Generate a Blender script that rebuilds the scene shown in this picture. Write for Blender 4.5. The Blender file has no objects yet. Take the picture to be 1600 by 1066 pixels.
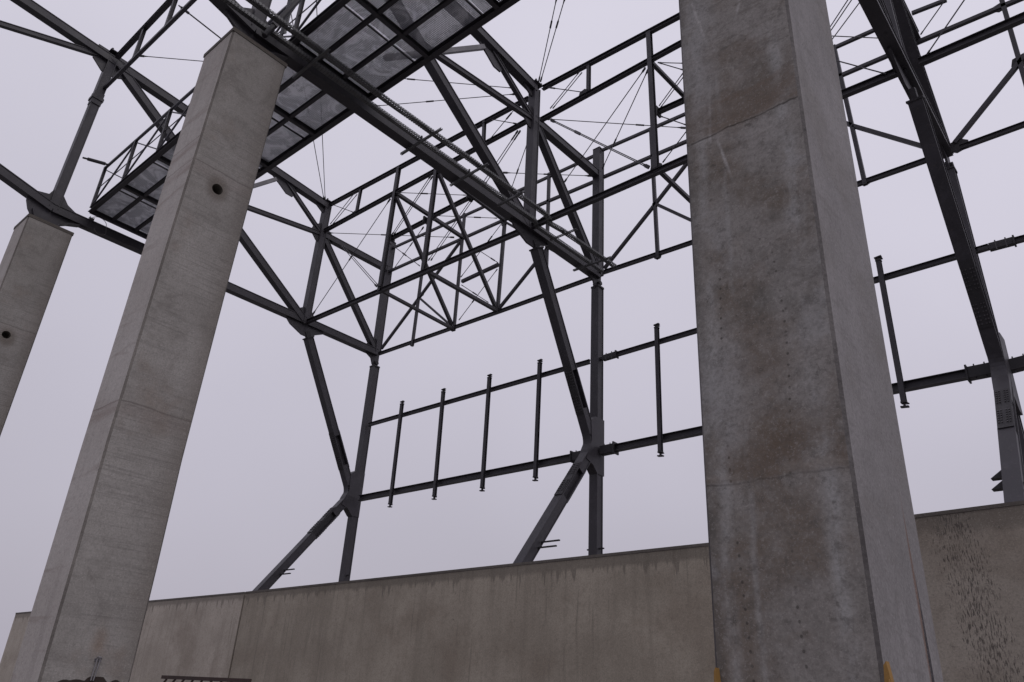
import bpy, bmesh, math, random
from mathutils import Vector, Matrix
random.seed(7)
S = 16.0; EYE = 1.7                       # drawing units -> metres, height of the eye
def P(p): return Vector((p[0]*S, p[1]*S, p[2]*S+EYE))
scene = bpy.context.scene
COL = scene.collection
# ---------------------------------------------------------------- camera
cam = bpy.data.objects.new("camera", bpy.data.cameras.new("camera"))
COL.objects.link(cam); scene.camera = cam
cam.data.sensor_width = 36; cam.data.lens = 1213/1600*36
cam.data.clip_start = 0.1; cam.data.clip_end = 3000
m = Matrix(((0.75306752, 0.24885998, 0.60906323), (0.65569396, -0.36034538, -0.66348823), (0.05435745, 0.89901052, -0.43454039))).to_4x4()
m.translation = (0, 0, EYE); cam.matrix_world = m
# ---------------------------------------------------------------- sky: even overcast
world = bpy.data.worlds.new("World"); scene.world = world; world.use_nodes = True
wn = world.node_tree; wn.nodes.clear()
def wnode(t, **k):
    n = wn.nodes.new(t)
    for a, b in k.items(): setattr(n, a, b)
    return n
wo = wnode('ShaderNodeOutputWorld'); bg = wnode('ShaderNodeBackground')
tcw = wnode('ShaderNodeTexCoord'); sep = wnode('ShaderNodeSeparateXYZ'); rmp = wnode('ShaderNodeValToRGB')
wn.links.new(tcw.outputs['Generated'], sep.inputs[0])
rmp.color_ramp.elements[0].position = 0.0; rmp.color_ramp.elements[0].color = (0.400, 0.380, 0.445, 1)
e = rmp.color_ramp.elements.new(0.30); e.color = (0.520, 0.497, 0.580, 1)
rmp.color_ramp.elements[-1].position = 0.75; rmp.color_ramp.elements[-1].color = (0.690, 0.665, 0.765, 1)
wn.links.new(sep.outputs[2], rmp.inputs[0])
nz = wnode('ShaderNodeTexNoise'); nz.inputs['Scale'].default_value = 1.6; nz.inputs['Detail'].default_value = 3
wn.links.new(tcw.outputs['Generated'], nz.inputs['Vector'])
mr = wnode('ShaderNodeMapRange'); mr.inputs[3].default_value = 0.935; mr.inputs[4].default_value = 1.06
mr.inputs[1].default_value = 0.3; mr.inputs[2].default_value = 0.7
wn.links.new(nz.outputs[0], mr.inputs[0])
mul = wnode('ShaderNodeVectorMath', operation='SCALE')
wn.links.new(rmp.outputs[0], mul.inputs[0]); wn.links.new(mr.outputs[0], mul.inputs['Scale'])
sky = wnode('ShaderNodeTexSky', sky_type='NISHITA', sun_disc=False)
sky.sun_elevation = math.radians(48); sky.sun_rotation = math.radians(98); sky.air_density = 2; sky.dust_density = 6
sk = wnode('ShaderNodeVectorMath', operation='SCALE'); sk.inputs['Scale'].default_value = 0.004
wn.links.new(sky.outputs[0], sk.inputs[0])
add = wnode('ShaderNodeVectorMath', operation='ADD')
wn.links.new(mul.outputs[0], add.inputs[0]); wn.links.new(sk.outputs[0], add.inputs[1])
wn.links.new(add.outputs[0], bg.inputs[0]); bg.inputs[1].default_value = 1.0
wn.links.new(bg.outputs[0], wo.inputs[0])
# ---------------------------------------------------------------- sun behind thick cloud
sl = bpy.data.lights.new("sun", 'SUN'); sl.energy = 0.7; sl.angle = math.radians(40); sl.color = (1, 0.98, 0.97)
sun = bpy.data.objects.new("sun", sl); COL.objects.link(sun)
el, az = math.radians(48), math.radians(98)
sd = Vector((math.sin(az)*math.cos(el), math.cos(az)*math.cos(el), math.sin(el)))
sun.rotation_euler = sd.to_track_quat('Z', 'Y').to_euler()
scene.view_settings.view_transform = 'Standard'; scene.view_settings.look = 'None'
scene.view_settings.exposure = 0; scene.view_settings.gamma = 1; scene.view_settings.use_curve_mapping = False
# ---------------------------------------------------------------- node helper
class NT:
    def __init__(s, name):
        s.m = bpy.data.materials.new(name); s.m.use_nodes = True; s.t = s.m.node_tree
        s.b = s.t.nodes['Principled BSDF']; s.out = s.t.nodes['Material Output']
        s.tc = s.t.nodes.new('ShaderNodeTexCoord'); s.co = s.tc.outputs['Object']
    def L(s, a, b):
        if hasattr(a, 'is_linked') or isinstance(a, bpy.types.NodeSocket): s.t.links.new(a, b)
        elif isinstance(a, (tuple, list)): b.default_value = tuple(a)+(1,) if len(a) == 3 and len(b.default_value) == 4 else a
        else: b.default_value = a
    def map(s, scale=(1, 1, 1), loc=(0, 0, 0), v=None):
        n = s.t.nodes.new('ShaderNodeMapping'); s.L(v or s.co, n.inputs[0]); n.inputs['Location'].default_value = loc; n.inputs['Scale'].default_value = scale
        return n.outputs[0]
    def noise(s, scale=1, detail=4, rough=.5, v=None, st=(1, 1, 1), loc=(0, 0, 0), dist=0):
        n = s.t.nodes.new('ShaderNodeTexNoise'); s.L(s.map(st, loc, v), n.inputs['Vector'])
        n.inputs['Scale'].default_value = scale; n.inputs['Detail'].default_value = detail; n.inputs['Roughness'].default_value = rough; n.inputs['Distortion'].default_value = dist
        return n.outputs[0]
    def voro(s, scale=1, st=(1, 1, 1), rnd=1.0):
        n = s.t.nodes.new('ShaderNodeTexVoronoi'); s.L(s.map(st), n.inputs['Vector']); n.inputs['Scale'].default_value = scale; n.inputs['Randomness'].default_value = rnd
        return n.outputs['Distance']
    def op(s, o, a, b=0.0, c=None, clamp=False):
        n = s.t.nodes.new('ShaderNodeMath'); n.operation = o; n.use_clamp = clamp; s.L(a, n.inputs[0]); s.L(b, n.inputs[1])
        if c is not None: s.L(c, n.inputs[2])
        return n.outputs[0]
    def sm(s, v, lo, hi, a=0.0, b=1.0):        # smoothstep
        n = s.t.nodes.new('ShaderNodeMapRange'); n.interpolation_type = 'SMOOTHSTEP'
        s.L(v, n.inputs[0]); s.L(lo, n.inputs[1]); s.L(hi, n.inputs[2]); s.L(a, n.inputs[3]); s.L(b, n.inputs[4]); return n.outputs[0]
    def mix(s, f, a, b, mode='MIX'):
        n = s.t.nodes.new('ShaderNodeMix'); n.data_type = 'RGBA'; n.blend_type = mode
        s.L(f, n.inputs[0]); s.L(a, n.inputs[6]); s.L(b, n.inputs[7]); return n.outputs[2]
    def xyz(s):
        n = s.t.nodes.new('ShaderNodeSeparateXYZ'); s.L(s.co, n.inputs[0]); return n.outputs[0], n.outputs[1], n.outputs[2]
    def band(s, v, c, w):                      # soft bump of half width w round c
        return s.sm(s.op('ABSOLUTE', s.op('SUBTRACT', v, c)), 0.0, w, 1.0, 0.0)
    def mul(s, *a):
        r = a[0]
        for q in a[1:]: r = s.op('MULTIPLY', r, q)
        return r
    def bump(s, h, st=.3, d=.01):
        n = s.t.nodes.new('ShaderNodeBump'); n.inputs['Strength'].default_value = st; n.inputs['Distance'].default_value = d; s.L(h, n.inputs['Height']); s.L(n.outputs[0], s.b.inputs['Normal'])
    def fin(s, col, rough=.8, metal=0.0):
        s.L(col, s.b.inputs['Base Color']); s.L(rough, s.b.inputs['Roughness']); s.b.inputs['Metallic'].default_value = metal; return s.m
# ---------------------------------------------------------------- materials
def steel(name, c, r=.5):
    k = NT(name)
    n1 = k.noise(1.3, 5, .6); n2 = k.noise(22, 4, .6)
    col = k.mix(k.sm(n1, .35, .7), [x*.82 for x in c], [x*1.2 for x in c])
    col = k.mix(k.mul(k.sm(n2, .58, .72), .4), col, (.095, .078, .068))
    n3 = k.noise(2.6, 6, .75, loc=(5, 5, 5)); col = k.mix(k.mul(k.sm(n3, .52, .66), .45), col, [x*1.7 for x in c]); n4 = k.noise(1, 5, .7, st=(6, 6, .6), loc=(2, 2, 2)); col = k.mix(k.mul(k.sm(n4, .60, .72), .5), col, [x*.5 for x in c])
    k.bump(n2, .12, .004)
    k.b.inputs['Specular IOR Level'].default_value = .38
    return k.fin(col, k.sm(n1, .3, .7, r-.06, r+.12))
STEEL = steel('dark_grey_steel_paint', (.036, .033, .040))
STEEL2 = steel('blackish_steel_paint', (.026, .024, .028), .6)
PALE = steel('pale_grey_steel_paint', (.16, .155, .165), .6)
RUST = steel('rusty_brown_steel', (.055, .036, .032), .8)
BOLT = steel('zinc_bolt', (.062, .058, .064), .5)
ROD = steel('tie_rod_steel', (.045, .042, .048), .5)
def galv():
    k = NT('perforated_galvanised_steel'); x, y, z = k.xyz()
    u = k.op('ABSOLUTE', k.op('SUBTRACT', k.op('FRACT', k.op('MULTIPLY', y, 15.0)), .5))
    v = k.op('ABSOLUTE', k.op('SUBTRACT', k.op('FRACT', k.op('MULTIPLY', x, 24.0)), .5))
    w = k.op('ABSOLUTE', k.op('SUBTRACT', k.op('FRACT', k.op('MULTIPLY', z, 22.0)), .5))
    gn = k.t.nodes.new('ShaderNodeNewGeometry'); gs = k.t.nodes.new('ShaderNodeSeparateXYZ'); k.L(k.tc.outputs['Normal'], gs.inputs[0])
    up = k.op('GREATER_THAN', k.op('ABSOLUTE', gs.outputs[2]), .5)
    t = k.op('ADD', k.mul(up, v), k.mul(k.op('SUBTRACT', 1.0, up), w))
    hole = k.mul(k.op('LESS_THAN', u, .25), k.op('LESS_THAN', t, .2))
    tr = k.t.nodes.new('ShaderNodeBsdfTransparent'); mx = k.t.nodes.new('ShaderNodeMixShader')
    k.L(hole, mx.inputs[0]); k.L(k.b.outputs[0], mx.inputs[1]); k.L(tr.outputs[0], mx.inputs[2]); k.L(mx.outputs[0], k.out.inputs[0])
    return k.fin(k.mix(k.noise(6), (.07, .07, .074), (.15, .15, .155)), .5, .4)
GALV = galv()
def grate():
    k = NT('perforated_floor_sheet'); x, y, z = k.xyz(); q = 26.0
    u = k.op('SUBTRACT', k.op('FRACT', k.op('MULTIPLY', x, q)), .5); v = k.op('SUBTRACT', k.op('FRACT', k.op('MULTIPLY', y, q)), .5)
    d = k.op('SQRT', k.op('ADD', k.mul(u, u), k.mul(v, v)))
    hole = k.op('LESS_THAN', d, .235)
    ri = k.t.nodes.new('ShaderNodeObjectInfo'); rnd = ri.outputs['Random']
    tr = k.t.nodes.new('ShaderNodeBsdfTransparent'); mx = k.t.nodes.new('ShaderNodeMixShader')
    k.L(hole, mx.inputs[0]); k.L(k.b.outputs[0], mx.inputs[1]); k.L(tr.outputs[0], mx.inputs[2]); k.L(mx.outputs[0], k.out.inputs[0])
    n = k.noise(2.2, 6, .65, dist=1.0); c = k.mix(k.sm(n, .42, .62), (.42, .43, .49), (.90, .91, .98))
    c = k.mix(k.mul(rnd, .40), c, (.30, .31, .36))
    return k.fin(c, .6, .1)
GRATE = grate()
def concrete(name, a, b, kind):
    k = NT(name); x, y, z = k.xyz()
    big = k.noise(.55, 6, .6); mid = k.noise(3.0, 6, .65); fine = k.noise(38, 5, .7)
    col = k.mix(k.sm(big, .36, .66), a, b)
    h = k.op('ADD', k.mul(fine, .5), k.mul(mid, .7))
    if kind == 'lined':                        # fine formwork lines across the column
        ln = k.noise(1.0, 4, .7, st=(.9, .9, 34)); ln2 = k.noise(1, 2, .5, st=(.35, .35, 3.2), loc=(3, 1, 0)); patch = k.noise(.7, 3, .5, loc=(9, 2, 4))
        f = k.mul(k.sm(ln, .50, .64), k.sm(patch, .36, .56))
        col = k.mix(k.mul(f, .36), col, [q*.45 for q in a])
        col = k.mix(k.mul(k.sm(ln2, .5, .75), .45), col, [q*.74 for q in a])
        col = k.mix(k.mul(k.sm(k.noise(.9, 4, .6, loc=(4, 4, 4)), .55, .72), .5), col, (.20, .155, .125))
        h = k.op('ADD', h, k.mul(ln, .6))
        for zj in (5.511, 9.836):
            dz = k.op('SUBTRACT', z, k.op('ADD', zj, k.mul(k.op('SUBTRACT', k.noise(1, 3, .5, st=(1.5, 1.5, 0)), .5), .10)))
            col = k.mix(k.mul(k.band(dz, 0.0, .022), .55), col, (.075, .06, .055)); col = k.mix(k.mul(k.band(dz, -.12, .2), .25), col, (.21, .165, .15))
        hy_, hz_ = k.op('DIVIDE', k.op('SUBTRACT', y, -0.045), .25), k.op('DIVIDE', k.op('SUBTRACT', z, 9.503), .27)
        hd = k.op('ADD', k.op('SQRT', k.op('ADD', k.mul(hy_, hy_), k.mul(hz_, hz_))), k.mul(k.op('SUBTRACT', mid, .5), .5))
        col = k.mix(k.mul(k.sm(hd, .4, 1.1, 1.0, 0.0), .7), col, (.13, .105, .085))
        cl = k.noise(1.7, 6, .68, loc=(11, 3, 8), dist=.5); col = k.mix(k.mul(k.sm(cl, .50, .70), .42), col, (.125, .11, .10))
        # rust spot and grey bloom above the lifting eye
        ry_, rz_ = k.op('DIVIDE', k.op('SUBTRACT', y, 0.033), .13), k.op('DIVIDE', k.op('SUBTRACT', z, 2.245), .24)
        rd = k.op('ADD', k.op('SQRT', k.op('ADD', k.mul(ry_, ry_), k.mul(rz_, rz_))), k.mul(k.op('SUBTRACT', mid, .5), 1.2))
        col = k.mix(k.mul(k.sm(rd, -.1, 1.2, 1.0, 0.0), .6), col, (.20, .13, .085))
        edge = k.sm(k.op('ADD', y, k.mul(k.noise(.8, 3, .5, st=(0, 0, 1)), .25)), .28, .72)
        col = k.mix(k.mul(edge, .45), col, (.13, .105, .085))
    if kind == 'smooth':
        ln = k.noise(1.0, 4, .6, st=(5, 5, .35))
        col = k.mix(k.mul(k.sm(ln, .5, .72), .4), col, [q*.68 for q in a])
        ln3 = k.noise(1.0, 3, .6, st=(.6, .6, 4.5), loc=(2, 7, 1), dist=.6)
        col = k.mix(k.mul(k.sm(ln3, .56, .7), .35), col, (.20, .155, .13))
    if kind == 'smooth':
        for zj in (5.511, 9.836, 10.327):
            dz = k.op('SUBTRACT', z, k.op('ADD', zj, k.mul(k.op('SUBTRACT', k.noise(1, 3, .5, st=(1.5, 1.5, 0)), .5), .10)))
            col = k.mix(k.mul(k.band(dz, 0.0, .02), .55), col, (.14, .11, .10)); col = k.mix(k.mul(k.band(dz, -.12, .16), .35), col, (.26, .205, .185))
    if kind == 'mottled':                      # old stained face of the big column
        br = k.noise(1.15, 7, .68, loc=(5, 0, 2), dist=.4)
        col = k.mix(k.mul(k.sm(br, .44, .66), .75), col, (.140, .108, .082))
        dk = k.noise(.8, 5, .7, loc=(1, 6, 3)); col = k.mix(k.mul(k.sm(dk, .50, .68), .5), col, (.105, .100, .088))
        st = k.noise(1, 5, .7, st=(2.0, 2.0, 14), loc=(0, 0, 7)); hi = k.sm(z, 5.2, 6.2)
        col = k.mix(k.mul(k.sm(st, .48, .68), hi, .55), col, (.11, .095, .08))
        wob = k.mul(k.op('SUBTRACT', k.noise(1, 4, .6, st=(0, 0, .9)), .5), .22)
        for c, w, s_ in ((.33, .10, .8), (-.36, .08, .6), (-.18, .035, .45)):
            bm_ = k.mul(k.band(k.op('ADD', x, wob), c, w), k.sm(k.noise(1, 5, .7, st=(3, 3, 1.1), loc=(c*9, 1, 0)), .42, .62), s_)
            col = k.mix(bm_, col, (.34, .335, .33))
        col = k.mix(k.mul(k.sm(x, -.37, -.50), .6), col, (.085, .080, .075))
        sp = k.noise(16, 3, .6, loc=(2, 2, 2)); col = k.mix(k.mul(k.sm(sp, .62, .74), .6), col, (.065, .058, .05))
        # blow holes left in wandering strings
        for x0, a0, f0 in ((.11, .055, 1.9), (-.27, .04, 1.3)):
            cx = k.op('ADD', x0, k.mul(k.op('SINE', k.op('MULTIPLY', z, f0)), a0))
            du = k.op('DIVIDE', k.op('SUBTRACT', x, cx), .011)
            dv = k.op('MULTIPLY', k.op('SUBTRACT', k.op('FRACT', k.op('MULTIPLY', z, 12.5)), .5), 6.5)
            d = k.op('SQRT', k.op('ADD', k.mul(du, du), k.mul(dv, dv)))
            brk = k.sm(k.noise(1, 2, .5, st=(0, 0, 1.1), loc=(0, 0, x0*40)), .40, .5)
            col = k.mix(k.mul(k.sm(d, .5, 1.1, 1.0, 0.0), brk, k.sm(z, 5.0, 4.6), .75), col, (.04, .035, .03))
        # poured joint high up and repair patch lower down
        lp = k.mul(k.sm(k.noise(1.5, 5, .65, loc=(8, 0, 1)), .50, .62), k.sm(k.op('ABSOLUTE', k.op('SUBTRACT', x, .02)), .10, .34)); col = k.mix(k.mul(lp, .55), col, (.30, .295, .295))
        bb = k.mul(k.band(k.op('ADD', z, k.mul(k.op('SUBTRACT', k.noise(1.6, 4, .7, loc=(2, 9, 4)), .5), 1.0)), 3.35, .45), k.sm(k.noise(2.4, 5, .7, loc=(9, 0, 9)), .42, .58)); col = k.mix(k.mul(bb, .62), col, (.115, .085, .060))
        gr = k.noise(11, 6, .78, loc=(6, 6, 6)); col = k.mix(k.mul(k.sm(gr, .50, .68), .55), col, (.085, .078, .070)); col = k.mix(k.mul(k.sm(gr, .50, .34), .30), col, (.33, .315, .30))
        zone = k.mul(k.sm(z, 6.025-.02, 6.025+.03), k.sm(z, 6.025+.42, 6.025+.34)); col = k.mix(k.mul(zone, k.sm(k.noise(1.3, 4, .6, st=(1, 1, 3), loc=(0, 3, 3), dist=.8), .42, .66), .6), col, (.165, .125, .098))
        for xs_, zs_, sl2, ln_ in ((-.17, 5.75, .22, .32), (-.27, 6.15, -.05, .42), (.10, 7.4, -.25, .45), (-.32, 7.4, .20, .5)):   # pale trowel smears
            px_ = k.op('SUBTRACT', x, k.op('ADD', xs_, k.mul(k.op('SUBTRACT', zs_, z), sl2)))
            col = k.mix(k.mul(k.band(px_, 0.0, .022), k.band(z, zs_, ln_), k.sm(k.noise(6, 3, .6), .38, .55), .9), col, (.40, .385, .375))
        for zj, sl_, w in ((6.025, 0.0, .016), (3.142, 0.0, .012)):
            ww = k.mul(k.op('SUBTRACT', k.noise(1, 4, .6, st=(3, 0, 0), loc=(zj, 0, 0)), .5), .10)
            dz = k.op('SUBTRACT', z, k.op('ADD', zj, ww))
            brkn = k.mul(k.sm(k.noise(1, 3, .6, st=(2.2, 0, 0), loc=(zj*3, 0, 0)), .38, .5), (k.sm(k.noise(1, 2, .5, st=(1.6, 0, 0), loc=(4, 4, 4)), .34, .56, .25, 1.0) if zj > 4 else k.sm(k.op('ABSOLUTE', x), .34, .42)))
            col = k.mix(k.mul(k.band(dz, .0, w), brkn, .7 if zj > 4 else .4), col, (.045, .038, .03))
            col = k.mix(k.mul(k.band(dz, .05, .05), k.sm(mid, .4, .6), .4), col, (.33, .30, .27))
            col = k.mix(k.mul(k.sm(dz, .02, .5, 1.0, 0.0), k.sm(dz, 0, .03), k.sm(br, .36, .55), .6), col, (.125, .090, .065))
            h = k.op('ADD', h, k.mul(k.sm(dz, -.01, .01), .9))
    if kind == 'edge':
        pass
    if kind == 'wall':
        zt = 4.548
        dr = k.noise(1, 5, .7, st=(5.5, 5.5, .25)); wv = k.noise(1, 3, .5, st=(.9, .9, 0), loc=(3, 3, 3)); dep = k.op('SUBTRACT', zt, z)
        reach = k.op('ADD', .20, k.mul(k.sm(dr, .48, .8), k.sm(wv, .3, .7, .15, 1.0), .9))
        stain = k.sm(k.op('SUBTRACT', dep, reach), -.05, .05, 1.0, 0.0)
        ln = k.noise(1.0, 4, .6, st=(4, 4, .25), loc=(8, 8, 0))
        col = k.mix(k.mul(k.sm(ln, .48, .72), .38), col, [q*.66 for q in a])
        col = k.mix(k.mul(k.sm(k.noise(.5, 5, .6, loc=(7, 1, 4)), .5, .7), .5), col, (.19, .15, .115))
        ln2 = k.noise(1.0, 3, .6, st=(11, 11, .5), loc=(1, 3, 0)); col = k.mix(k.mul(k.sm(ln2, .60, .72), .45), col, [q*.5 for q in a])
        col = k.mix(k.mul(k.sm(k.noise(7, 4, .7, loc=(3, 3, 1)), .64, .72), .5), col, (.09, .078, .07))
        col = k.mix(k.mul(stain, .52), col, (.075, .066, .058))
    if kind == 'splash':
        zt = 4.548
        dep = k.op('SUBTRACT', zt, z); ctr = k.op('ADD', -1.248, k.mul(dep, .10))
        win = k.band(k.op('SUBTRACT', x, ctr), 0.0, .72)
        ds = k.noise(1, 2, .5, st=(58, 58, 11)); th = k.sm(win, 0, 1, .76, .50)
        col = k.mix(k.mul(k.sm(k.noise(.6, 5, .6, loc=(7, 1, 4)), .45, .7), .5), col, (.17, .135, .105))
        col = k.mix(k.mul(k.sm(ds, th, k.op('ADD', th, .08)), k.sm(k.noise(3.2, 4, .7, loc=(2, 2, 8)), .36, .52, .45, 1.0), .85), col, (.065, .055, .050))
        col = k.mix(k.mul(k.sm(k.noise(6, 4, .7, loc=(3, 3, 1)), .62, .70), .5), col, (.07, .062, .055))
        dr = k.noise(1, 4, .7, st=(5, 5, .4)); col = k.mix(k.mul(k.sm(k.op('SUBTRACT', dep, k.mul(dr, .28)), -.10, .08, 1, 0), .45), col, (.07, .062, .055))
    if kind == 'rustside':                     # grey side with a rust run and an open crack
        ln = k.noise(1.0, 4, .6, st=(4, 4, .3)); col = k.mix(k.mul(k.sm(ln, .5, .74), .35), col, [q*.72 for q in a])
        col = k.mix(k.mul(k.sm(k.noise(1.1, 6, .7, loc=(6, 2, 9), dist=.5), .46, .66), .45), col, (.165, .15, .14)); col = k.mix(k.mul(k.sm(k.noise(1, 5, .7, st=(1.5, 1.5, 9), loc=(1, 5, 5)), .54, .70), .35), col, (.13, .12, .115))
        yc = 0.299; wd = k.sm(z, 3.3, 2.4, .005, .05)
        run = k.mul(k.sm(k.op('ABSOLUTE', k.op('SUBTRACT', y, yc)), 0.0, wd, 1, 0), k.sm(z, 3.35, 2.9))
        col = k.mix(k.mul(run, .8), col, (.15, .075, .045))
        wd2 = k.sm(z, 2.75, 2.1, .001, .035)
        cr = k.mul(k.sm(k.op('ABSOLUTE', k.op('SUBTRACT', y, k.op('ADD', yc, .03))), k.mul(wd2, .6), wd2, 1, 0), k.sm(z, 2.75, 2.6))
        col = k.mix(cr, col, (.035, .03, .035))
        bh = k.voro(5.5); col = k.mix(k.mul(k.sm(bh, .03, .055, 1, 0), .7), col, (.06, .055, .055))
    fn = k.noise(55, 3, .8, loc=(1, 1, 1)); mg = k.noise(9, 6, .8, loc=(3, 2, 5))
    col = k.mix(k.mul(k.sm(fine, .42, .66), .38), col, [q*.50 for q in a]); col = k.mix(k.mul(k.sm(fn, .54, .68), .30), col, [min(1, q*1.5) for q in b])
    col = k.mix(k.mul(k.sm(mg, .50, .66), .30), col, [q*.55 for q in a])
    k.bump(h, .5, .008)
    k.b.inputs['Specular IOR Level'].default_value = .25
    return k.fin(col, .88)
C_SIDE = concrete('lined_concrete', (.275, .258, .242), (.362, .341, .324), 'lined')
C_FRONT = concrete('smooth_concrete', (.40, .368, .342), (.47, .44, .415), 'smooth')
C_MOT = concrete('stained_concrete', (.225, .208, .192), (.275, .258, .245), 'mottled')
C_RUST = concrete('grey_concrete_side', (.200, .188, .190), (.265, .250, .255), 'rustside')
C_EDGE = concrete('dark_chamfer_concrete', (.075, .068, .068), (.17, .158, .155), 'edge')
C_EDGE2 = concrete('chamfer_concrete', (.13, .118, .108), (.24, .22, .20), 'edge')
C_WALL = concrete('wall_concrete', (.305, .268, .218), (.400, .355, .292), 'wall')
C_WALL2 = concrete('grey_wall_concrete', (.385, .342, .290), (.49, .438, .378), 'wall')
C_SPL = concrete('splashed_wall_concrete', (.27, .238, .20), (.34, .303, .258), 'splash')
C_DARK = concrete('damp_concrete_top', (.10, .088, .078), (.14, .125, .112), 'edge')
def simple(name, c, r=.8, sc=6, metal=0.0):
    k = NT(name); return k.fin(k.mix(k.noise(sc, 5, .6), [q*.7 for q in c], [q*1.25 for q in c]), r, metal)
GROUND = simple('wet_gravel', (.17, .165, .16), .95, 3)
HOLE = simple('dark_sleeve', (.14, .125, .105), .9)
ORANGE = simple('orange_timber', (.27, .15, .04), .85, 40)
BRIGHT = simple('bright_zinc', (.22, .21, .22), .4, 20, .3)
TORN = simple('dark_rust_sheet', (.035, .024, .02), .9)
WIRE = simple('thin_wire', (.12, .11, .11), .6)
# ---------------------------------------------------------------- mesh builder (world metres)
class MB:
    def __init__(s): s.v = []; s.f = []; s.mi = []
    def add(s, vs, fs, mi=0):
        o = len(s.v); s.v += [tuple(v) for v in vs]; s.f += [tuple(i+o for i in f) for f in fs]; s.mi += [mi]*len(fs)
    def prism(s, prof, p0, p1, up, mi=0):      # closed 2D profile (side, up) swept p0 -> p1
        p0, p1 = Vector(p0), Vector(p1); a = (p1-p0).normalized(); u = Vector(up); u = (u-a*u.dot(a)).normalized(); r = a.cross(u)
        n = len(prof); vs = [p0+r*x+u*y for x, y in prof]+[p1+r*x+u*y for x, y in prof]
        fs = [(i, (i+1) % n, n+(i+1) % n, n+i) for i in range(n)]; s.add(vs, fs+[tuple(range(n))[::-1], tuple(range(n, 2*n))], mi)
    def box(s, p0, p1, w, h, up=(0, 0, 1), mi=0, c=0.0):
        a, b = w/2, h/2; c = c or min(a, b)*.08
        s.prism([(-a+c, -b), (a-c, -b), (a, -b+c), (a, b-c), (a-c, b), (-a+c, b), (-a, b-c), (-a, -b+c)], p0, p1, up, mi)
    def H(s, p0, p1, w, h, up=(0, 0, 1), tf=None, tw=None, mi=0):
        tf = tf or h*.065; tw = tw or w*.05; a, b, t = w/2, h/2, tw/2
        s.prism([(-a, -b), (a, -b), (a, -b+tf), (t, -b+tf), (t, b-tf), (a, b-tf), (a, b), (-a, b), (-a, b-tf), (-t, b-tf), (-t, -b+tf), (-a, -b+tf)], p0, p1, up, mi)
    def BX(s, p0, p1, w, h, up=(0, 0, 1)): s.H(p0, p1, w, h, up, tf=.022, tw=w-.034)   # box girder with small flange lips
    def U(s, p0, p1, w, h, up=(0, 0, 1), t=.006, mi=0):
        a, b = w/2, h/2
        s.prism([(-a, -b), (a, -b), (a, b), (a-t, b), (a-t, -b+t), (-a+t, -b+t), (-a+t, b), (-a, b)], p0, p1, up, mi)
    def tube(s, p0, p1, r, n=8, r1=None, mi=0):
        p0, p1 = Vector(p0), Vector(p1); a = (p1-p0).normalized(); u = a.orthogonal().normalized(); v = a.cross(u); r1 = r if r1 is None else r1
        vs = [p0+(u*math.cos(t)+v*math.sin(t))*r for t in [2*math.pi*i/n for i in range(n)]]+[p1+(u*math.cos(t)+v*math.sin(t))*r1 for t in [2*math.pi*i/n for i in range(n)]]
        s.add(vs, [(i, (i+1) % n, n+(i+1) % n, n+i) for i in range(n)]+[tuple(range(n))[::-1], tuple(range(n, 2*n))], mi)
    def plate(s, pts, nrm, t, mi=0):           # polygon (world points) thickened along nrm
        n = Vector(nrm).normalized()*t/2; k = len(pts); vs = [Vector(p)-n for p in pts]+[Vector(p)+n for p in pts]
        s.add(vs, [tuple(range(k))[::-1], tuple(range(k, 2*k))]+[(i, (i+1) % k, k+(i+1) % k, k+i) for i in range(k)], mi)
    def path(s, pts, r, n=6):
        for a, b in zip(pts[:-1], pts[1:]): s.tube(a, b, r, n)
def link(name, mb, mats, parent=None, base=None, smooth=False):
    me = bpy.data.meshes.new(name); o = bpy.data.objects.new(name, me)
    b = Vector(base) if base is not None else (Vector(parent['_b']) if parent else Vector((0, 0, 0)))
    me.from_pydata([tuple(Vector(v)-b) for v in mb.v], [], mb.f)
    for q in (mats if isinstance(mats, (list, tuple)) else [mats]): me.materials.append(q)
    me.polygons.foreach_set('material_index', mb.mi)
    bm = bmesh.new(); bm.from_mesh(me); bmesh.ops.recalc_face_normals(bm, faces=bm.faces); bm.to_mesh(me); bm.free()
    COL.objects.link(o)
    if parent: o.parent = parent; o['_b'] = list(b)
    else: o.location = b; o['_b'] = list(b)
    return o
def tag(o, label, cat, group=None):
    o['label'] = label; o['category'] = cat
    if group: o['group'] = group
    return o
def thing(name, label, cat, base, group=None):
    o = bpy.data.objects.new(name, None); COL.objects.link(o); o.location = base; o['_b'] = list(base); o.empty_display_size = .3
    return tag(o, label, cat, group)
def part(name, par, fn, mat=None):
    mb = MB(); fn(mb); return link(name, mb, mat or STEEL, par)
def beam(name, par, kind, p0, p1, w, h, up=(0, 0, 1), mat=None):
    w, h = w*.74, h*.74                  # quoted sizes are over both visible faces
    return part(name, par, lambda q: getattr(q, kind)(P(p0), P(p1), w, h, up), mat)
XA, YA, ZA = (1, 0, 0), (0, 1, 0), (0, 0, 1)
def bolts(q, pts, n, r=.016, h=.02, mi=0):
    n = Vector(n).normalized()
    for p in pts: q.tube(Vector(p), Vector(p)+n*h, r, 6, None, mi)
# ---------------------------------------------------------------- ground, deck
g = MB(); R_ = 900
g.add([(-R_, -R_, 0), (R_, -R_, 0), (R_, R_, 0), (-R_, R_, 0)], [(0, 1, 2, 3)]); o = link('ground', g, GROUND, None, (0, 0, 0)); o['kind'] = 'structure'
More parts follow.
